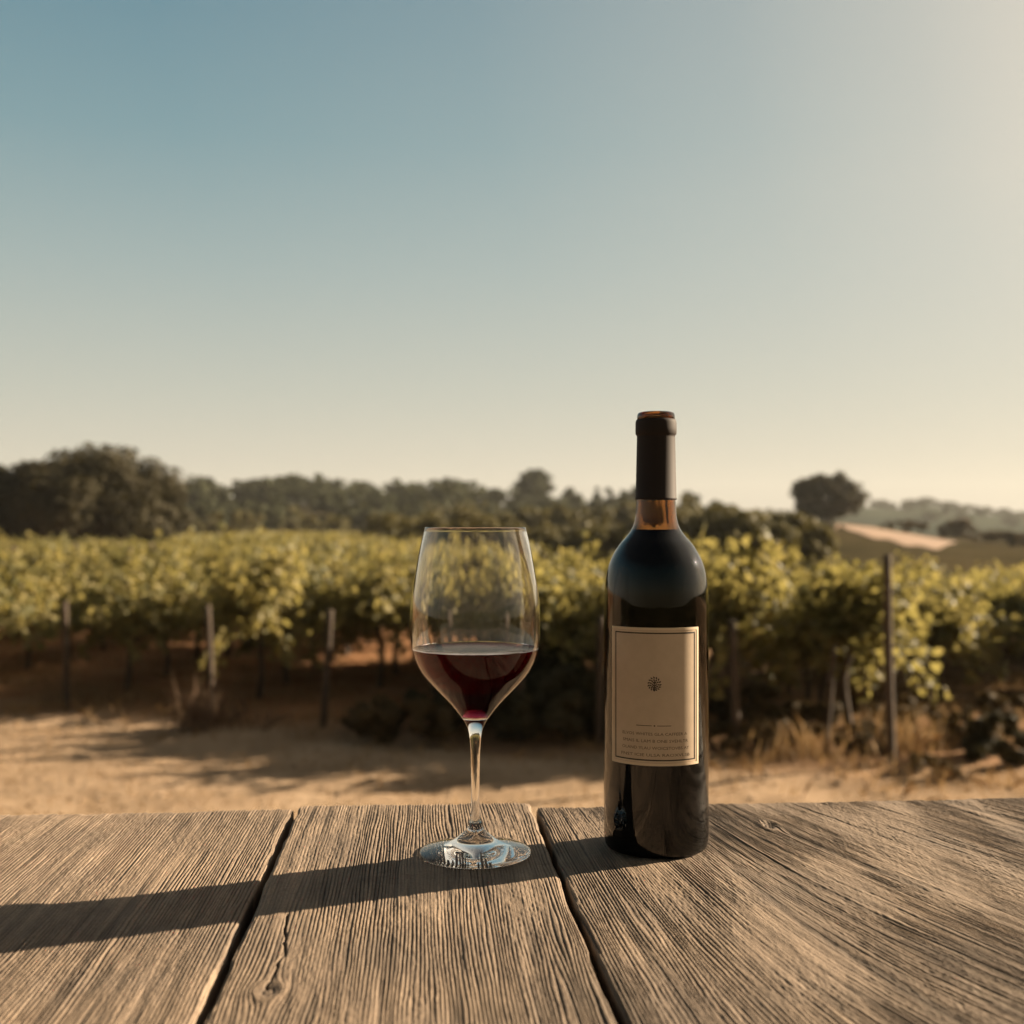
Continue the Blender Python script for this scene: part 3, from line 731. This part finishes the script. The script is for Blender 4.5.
inner = [(0.0, zb)]+[(ti[0][0]*.45, zb+.0006), (ti[0][0]*.8, zb+.0022)]+ti
zt = so[-1][1]; ro = so[-1][0]; ri = inner[-1][0]
rim = [(ro-.0001, zt+.0004), ((ro+ri)/2, zt+.0007), (ri+.0001, zt+.0004)]
zw = (854.6-648.0)*S
rw = float(np.interp(zw, [q[1] for q in inner], [q[0] for q in inner]))
wet = [q for q in inner if q[1] < zw-.0003]+[(rw, zw)]
prof = so+rim+[q for q in inner if q[1] > zw+.0003][::-1]+[(rw, zw)]
glass = empty('wine_glass', (GXc, GYc, TOP+.0004)); tag(glass, 'stemmed clear wine glass a third full of red wine on the plank table', 'wine glass')
link('glass_body', lathe_mesh('glass_body', prof, 128), M['clear_glass'], glass)
# one surface between wine and glass, another between wine and air: the index of refraction differs per face
wme = lathe_mesh('wine', wet+[(rw-.0008, zw-.0005), (rw-.002, zw-.0008), (rw*.5, zw-.0009), (0, zw-.0009)], 128)
ia = wme.attributes.new('ior', 'FLOAT', 'FACE')
ia.data.foreach_set('value', [1.03 if p.center.z > zw-.00095 and abs(p.normal.z) > .3 else 1.34/1.5 for p in wme.polygons])
m, nt, out = mat_new('red_wine')
gl = nd(nt, 'ShaderNodeBsdfGlass'); gl.inputs['Roughness'].default_value = 0
at = nd(nt, 'ShaderNodeAttribute', attribute_name='ior'); nt.links.new(at.outputs['Fac'], gl.inputs['IOR']); nt.links.new(gl.outputs[0], out.inputs[0])
va = nd(nt, 'ShaderNodeVolumeAbsorption'); va.inputs['Color'].default_value = (.73, .04, .21, 1); va.inputs['Density'].default_value = 185.0
nt.links.new(va.outputs[0], out.inputs[1])
link('wine', wme, m, glass)

# ---------------------------------------------------------------- bottle
BX, BY = (656-512)*.82/F, .82
S = .82/F
def bp_(h, py): return (h*S, (846.6-py)*S)
bo = [(0, .010), (.010, .009), (.020, .0045), (.0285, .0012), (.0320, .0003), (.0348, .0007), (.0364, .0026), (.0373, .0075), (.0375, .016), (.0375, .06), (.0375, .12), (.0375, .165), bp_(51.8, 600), bp_(51.2, 588), bp_(49.8, 577), bp_(47.2, 566),
      bp_(43, 556), bp_(36.2, 545), bp_(28.5, 536), bp_(23.2, 528), bp_(20.8, 519), bp_(19.9, 508), bp_(19.4, 495), bp_(18.4, 440), bp_(18.3, 422)]
lip = [bp_(18.3, 421), bp_(18.7, 420), bp_(18.9, 418), bp_(18.7, 415.5), bp_(17.8, 414), bp_(16, 413.2), bp_(14, 413.3), bp_(13, 414.5)]
sb = spline(bo, 4)
wall = .0028
bi = [(0, .0135), (.010, .0125), (.020, .0085), (.0275, .0055), (.0325, .0062), (.0345, .0105), (.0347, .02), (.0347, .06), (.0347, .12), (.0347, .165)]+[(max(r_-wall/S*S, .0092), z_) for r_, z_ in sb if z_ > .172]
bi = [q for q in bi if q[1] < lip[-1][1]-.002]+[(lip[-1][0]-.0002, lip[-1][1]-.0018)]
bottle = empty('wine_bottle', (BX, BY, TOP+.0004)); tag(bottle, 'dark wine bottle with tan paper label standing on the plank table', 'bottle')
link('glass_body', lathe_mesh('glass_body', sb+lip+bi[::-1], 128), M['bottle_glass'], bottle)
zf_ = (846.6-531)*S
wi = [(r_+(.0023 if r_ > .015 else .0005 if r_ else 0), z_-.0006) for r_, z_ in bi if z_ < zf_]; rr = wi[-1][0]
link('wine', lathe_mesh('wine', wi+[(rr-.0001, zf_), (rr*.8, zf_), (0, zf_)], 96), M['bottle_wine'], bottle)
m, nt, out = mat_new('foil'); principled(nt, out, (.030, .022, .020), .68, **{'Specular IOR Level': .15}); M['foil'] = m
fp = [bp_(20.4, 500.5), bp_(20.9, 499.5), bp_(20.3, 498.5), bp_(19.0, 438.5), bp_(18.9, 437), bp_(19.6, 436), bp_(20.4, 434.6), bp_(20.5, 430), bp_(20.4, 423.5), bp_(19.8, 421), bp_(19.0, 420.2), bp_(18.55, 420.0), bp_(18.5, 421.5)]
fo = [(r_, z_) for r_, z_ in fp]
fi = [bp_(18.6, 438), bp_(19.9, 500.5)]
link('foil_capsule', lathe_mesh('foil_capsule', fo+fi, 96, closed=True), M['foil'], bottle)
# cork
ck = [(0, .272), (.0090, .272), (.0091, .275), (.0091, bp_(0, 418)[1]), (.0086, bp_(0, 417.5)[1]), (0, bp_(0, 417.5)[1])]
m, nt, out = mat_new('cork'); principled(nt, out, ramp(nt, noise(nt, 400), [(.35, (.34,.20,.09)), (.6, (.62,.42,.22))]).outputs[0], .9)
link('cork', lathe_mesh('cork', ck, 48), m, bottle)

# label
RL = .0375
def patch(name, s0, s1, z0, z1, r0, r1, mat, parent, nseg=48, nz=8):
    """solid curved strip; s = arc length from the label centre, + to the right"""
    s = np.linspace(s0, s1, nseg+1); z = np.linspace(z0, z1, nz+1); V = []
    for r_ in (r0, r1):
        for zz in z:
            for q in s: a = q/RL; V.append((r_*math.sin(a), -r_*math.cos(a), zz))
    n = (nseg+1); k = (nz+1)*n; Q = []
    for b, fl in ((0, 1), (k, 0)):
        for i in range(nz):
            for j in range(nseg):
                f = [b+i*n+j, b+i*n+j+1, b+(i+1)*n+j+1, b+(i+1)*n+j]; Q.append(f[::-1] if fl else f)
    for j in range(nseg):
        Q.append([j, j+1, k+j+1, k+j]); t = nz*n; Q.append([t+j+1, t+j, k+t+j, k+t+j+1])
    for i in range(nz):
        Q.append([(i+1)*n, i*n, k+i*n, k+(i+1)*n]); e = nseg; Q.append([i*n+e, (i+1)*n+e, k+(i+1)*n+e, k+i*n+e])
    return link(name, mesh_np(name, np.array(V), np.array(Q), False), mat, parent)
def paper(name, a, b, rough=.75):
    m, nt, out = mat_new(name); tcx = nd(nt, 'ShaderNodeTexCoord')
    n = noise(nt, 90, 5, .6, tcx.outputs['Object']); n2 = noise(nt, 2500, 2, .6, tcx.outputs['Object'])
    p = principled(nt, out, ramp(nt, n, [(.3, a), (.7, b)]).outputs[0], rough)
    q = nd(nt, 'ShaderNodeBump'); q.inputs['Strength'].default_value = .25; q.inputs['Distance'].default_value = .0001
    nt.links.new(n2, q.inputs['Height']); nt.links.new(q.outputs[0], p.inputs['Normal']); return m
M['paper'] = paper('label_paper', (.54,.415,.295), (.60,.465,.335)); M['rim_paper'] = paper('label_rim', (.66,.52,.36), (.72,.57,.41), .6)
M['ink'] = paper('ink', (.035,.024,.018), (.05,.034,.024), .6); M['soft_ink'] = paper('soft_ink', (.08,.05,.036), (.11,.07,.05), .7)
sL, sR, zB, zT = -.0397, .0282, .0652, .1603
lab = patch('label', sL, sR, zB, zT, RL+.00005, RL+.00030, M['paper'], bottle, 64, 6)
w = .0026
def frame(name, i0, i1, r0, r1, mat, parent):
    import bmesh
    ps = []
    for (a, b, c, d) in ((sL+i0, sL+i1, zB+i0, zT-i0), (sR-i1, sR-i0, zB+i0, zT-i0), (sL+i1, sR-i1, zB+i0, zB+i1), (sL+i1, sR-i1, zT-i1, zT-i0)):
        ps.append(patch('t', a, b, c, d, r0, r1, None, None, 48 if b-a > .02 else 3, 24 if d-c > .02 else 2))
    V = []; Q = []; o = 0
    for q in ps:
        V += [tuple(v.co) for v in q.data.vertices]; Q += [[v+o for v in f.vertices] for f in q.data.polygons]; o += len(q.data.vertices)
        bpy.data.objects.remove(q)
    return link(name, mesh_np(name, np.array(V), np.array(Q)), mat, parent)
frame('border', 0.0, .0018, RL+.0003, RL+.00065, M['rim_paper'], lab)
frame('border', .0024, .0031, RL+.0003, RL+.00045, M['rim_paper'], lab)
frame('border_line', 0.0034, .0043, RL+.0003, RL+.00036, M['ink'], lab)
def wrap_pts(P, r): a = P[:, 0]/RL; return np.stack([r*np.sin(a), -r*np.cos(a), P[:, 1]], 1)
def flat_shapes(name, polys, r, mat, parent):
    V = []; Fs = {}; o = 0
    for P in polys:
        P = np.array(P, float); V.append(wrap_pts(P, r)); Fs.setdefault(len(P), []).append(np.arange(len(P))+o); o += len(P)
    return link(name, mesh_np(name, np.vstack(V), [np.array(f) for f in Fs.values()]), mat, parent)
# leafy medallion
S2 = .783/F; cs = (sL+sR)/2; cz = (.228-(685.2-HOR)*.783/F)
polys = []
rgm = np.random.default_rng(4)
def petal(x, z, ang, L, W):
    c, s = math.cos(ang), math.sin(ang)
    return [(x+c*a-s*b, z+s*a+c*b) for a, b in ((-L/2, 0), (-L*.1, -W/2), (L/2, 0), (-L*.1, W/2))]
for ringr, n, L, W in ((.0041, 15, .0021, .0012), (.0027, 11, .0019, .0012), (.0014, 7, .0015, .0010)):
    for k in range(n):
        a = 2*math.pi*k/n+.2*ringr*1000; e = 1.2 if math.sin(a) > 0 else .95
        polys.append(petal(cs+ringr*math.cos(a), cz+ringr*e*math.sin(a), a+(.5 if ringr > .0035 else .1), L, W))
polys.append([(cs-.0004, cz-.0046), (cs+.0004, cz-.0046), (cs+.00025, cz+.003), (cs-.00025, cz+.003)])
for s_ in (-1, 1):
    for q in range(4): polys.append(petal(cs+s_*.0009, cz-.0032+q*.0015, math.pi/2-s_*.8, .0021, .0006))
flat_shapes('emblem', polys, RL+.00034, M['ink'], lab)
zl = .228-(726.5-HOR)*.783/F
pl = [[(cs-.0008, zl), (cs, zl-.0006), (cs+.0008, zl), (cs, zl+.0006)]]
for x0, x1 in ((cs-.0128, cs-.0018), (cs+.0018, cs+.0115)):
    for q in range(10):
        u0, u1 = x0+(x1-x0)*q/10, x0+(x1-x0)*(q+1)/10; pl.append([(u0, zl-.00022), (u1, zl-.00022), (u1, zl+.00022), (u0, zl+.00022)])
flat_shapes('ornament_line', pl, RL+.00034, M['ink'], lab)
def text_line(txt, s0, s1, z0, h):
    cu = bpy.data.curves.new('t', 'FONT'); cu.body = txt; cu.size = 1.0; cu.resolution_u = 2
    o = bpy.data.objects.new('t', cu); C.objects.link(o); dg = bpy.context.evaluated_depsgraph_get(); dg.update()
    tm = bpy.data.meshes.new_from_object(o.evaluated_get(dg)); P = np.array([v.co[:2] for v in tm.vertices]); fs = [list(p.vertices) for p in tm.polygons]
    bpy.data.objects.remove(o)
    mn, mx = P.min(0), P.max(0); P = (P-mn)/(mx-mn); P = np.stack([s0+P[:, 0]*(s1-s0), z0+P[:, 1]*h], 1)
    V = wrap_pts(P, RL+.00034); me = bpy.data.meshes.new('lettering'); me.from_pydata([tuple(v) for v in V], [], fs)
    return link('lettering', me, M['soft_ink'], lab)
for txt, a, b, py in (('ELVOS WHITES GLA CAFFEER A', -.0235, .0235, 735.0), ('SMAIS IL LAM B ONE SVEHLTR', -.0232, .0242, 742.0), ('OLAND YLAU WOICSTOVBS AY', -.0238, .0252, 749.0), ('FNST ICIE ULSA RAOXVLSB', -.0246, .0256, 756.0)):
    text_line(txt, cs+a, cs+b, .228-(py-HOR)*.783/F-.0009, .0020)

# ---------------------------------------------------------------- haze
m, nt, out = mat_new('haze')
v = nd(nt, 'ShaderNodeVolumePrincipled'); v.inputs['Color'].default_value = (.86, .86, .82, 1); v.inputs['Density'].default_value = .00022; v.inputs['Anisotropy'].default_value = .2
nt.links.new(v.outputs[0], out.inputs[1])
hz = boxm('haze', -950, 950, -60, 980, -2, 42, m, None, 0); tag(hz, 'thin warm haze over the valley', 'haze', kind='stuff')
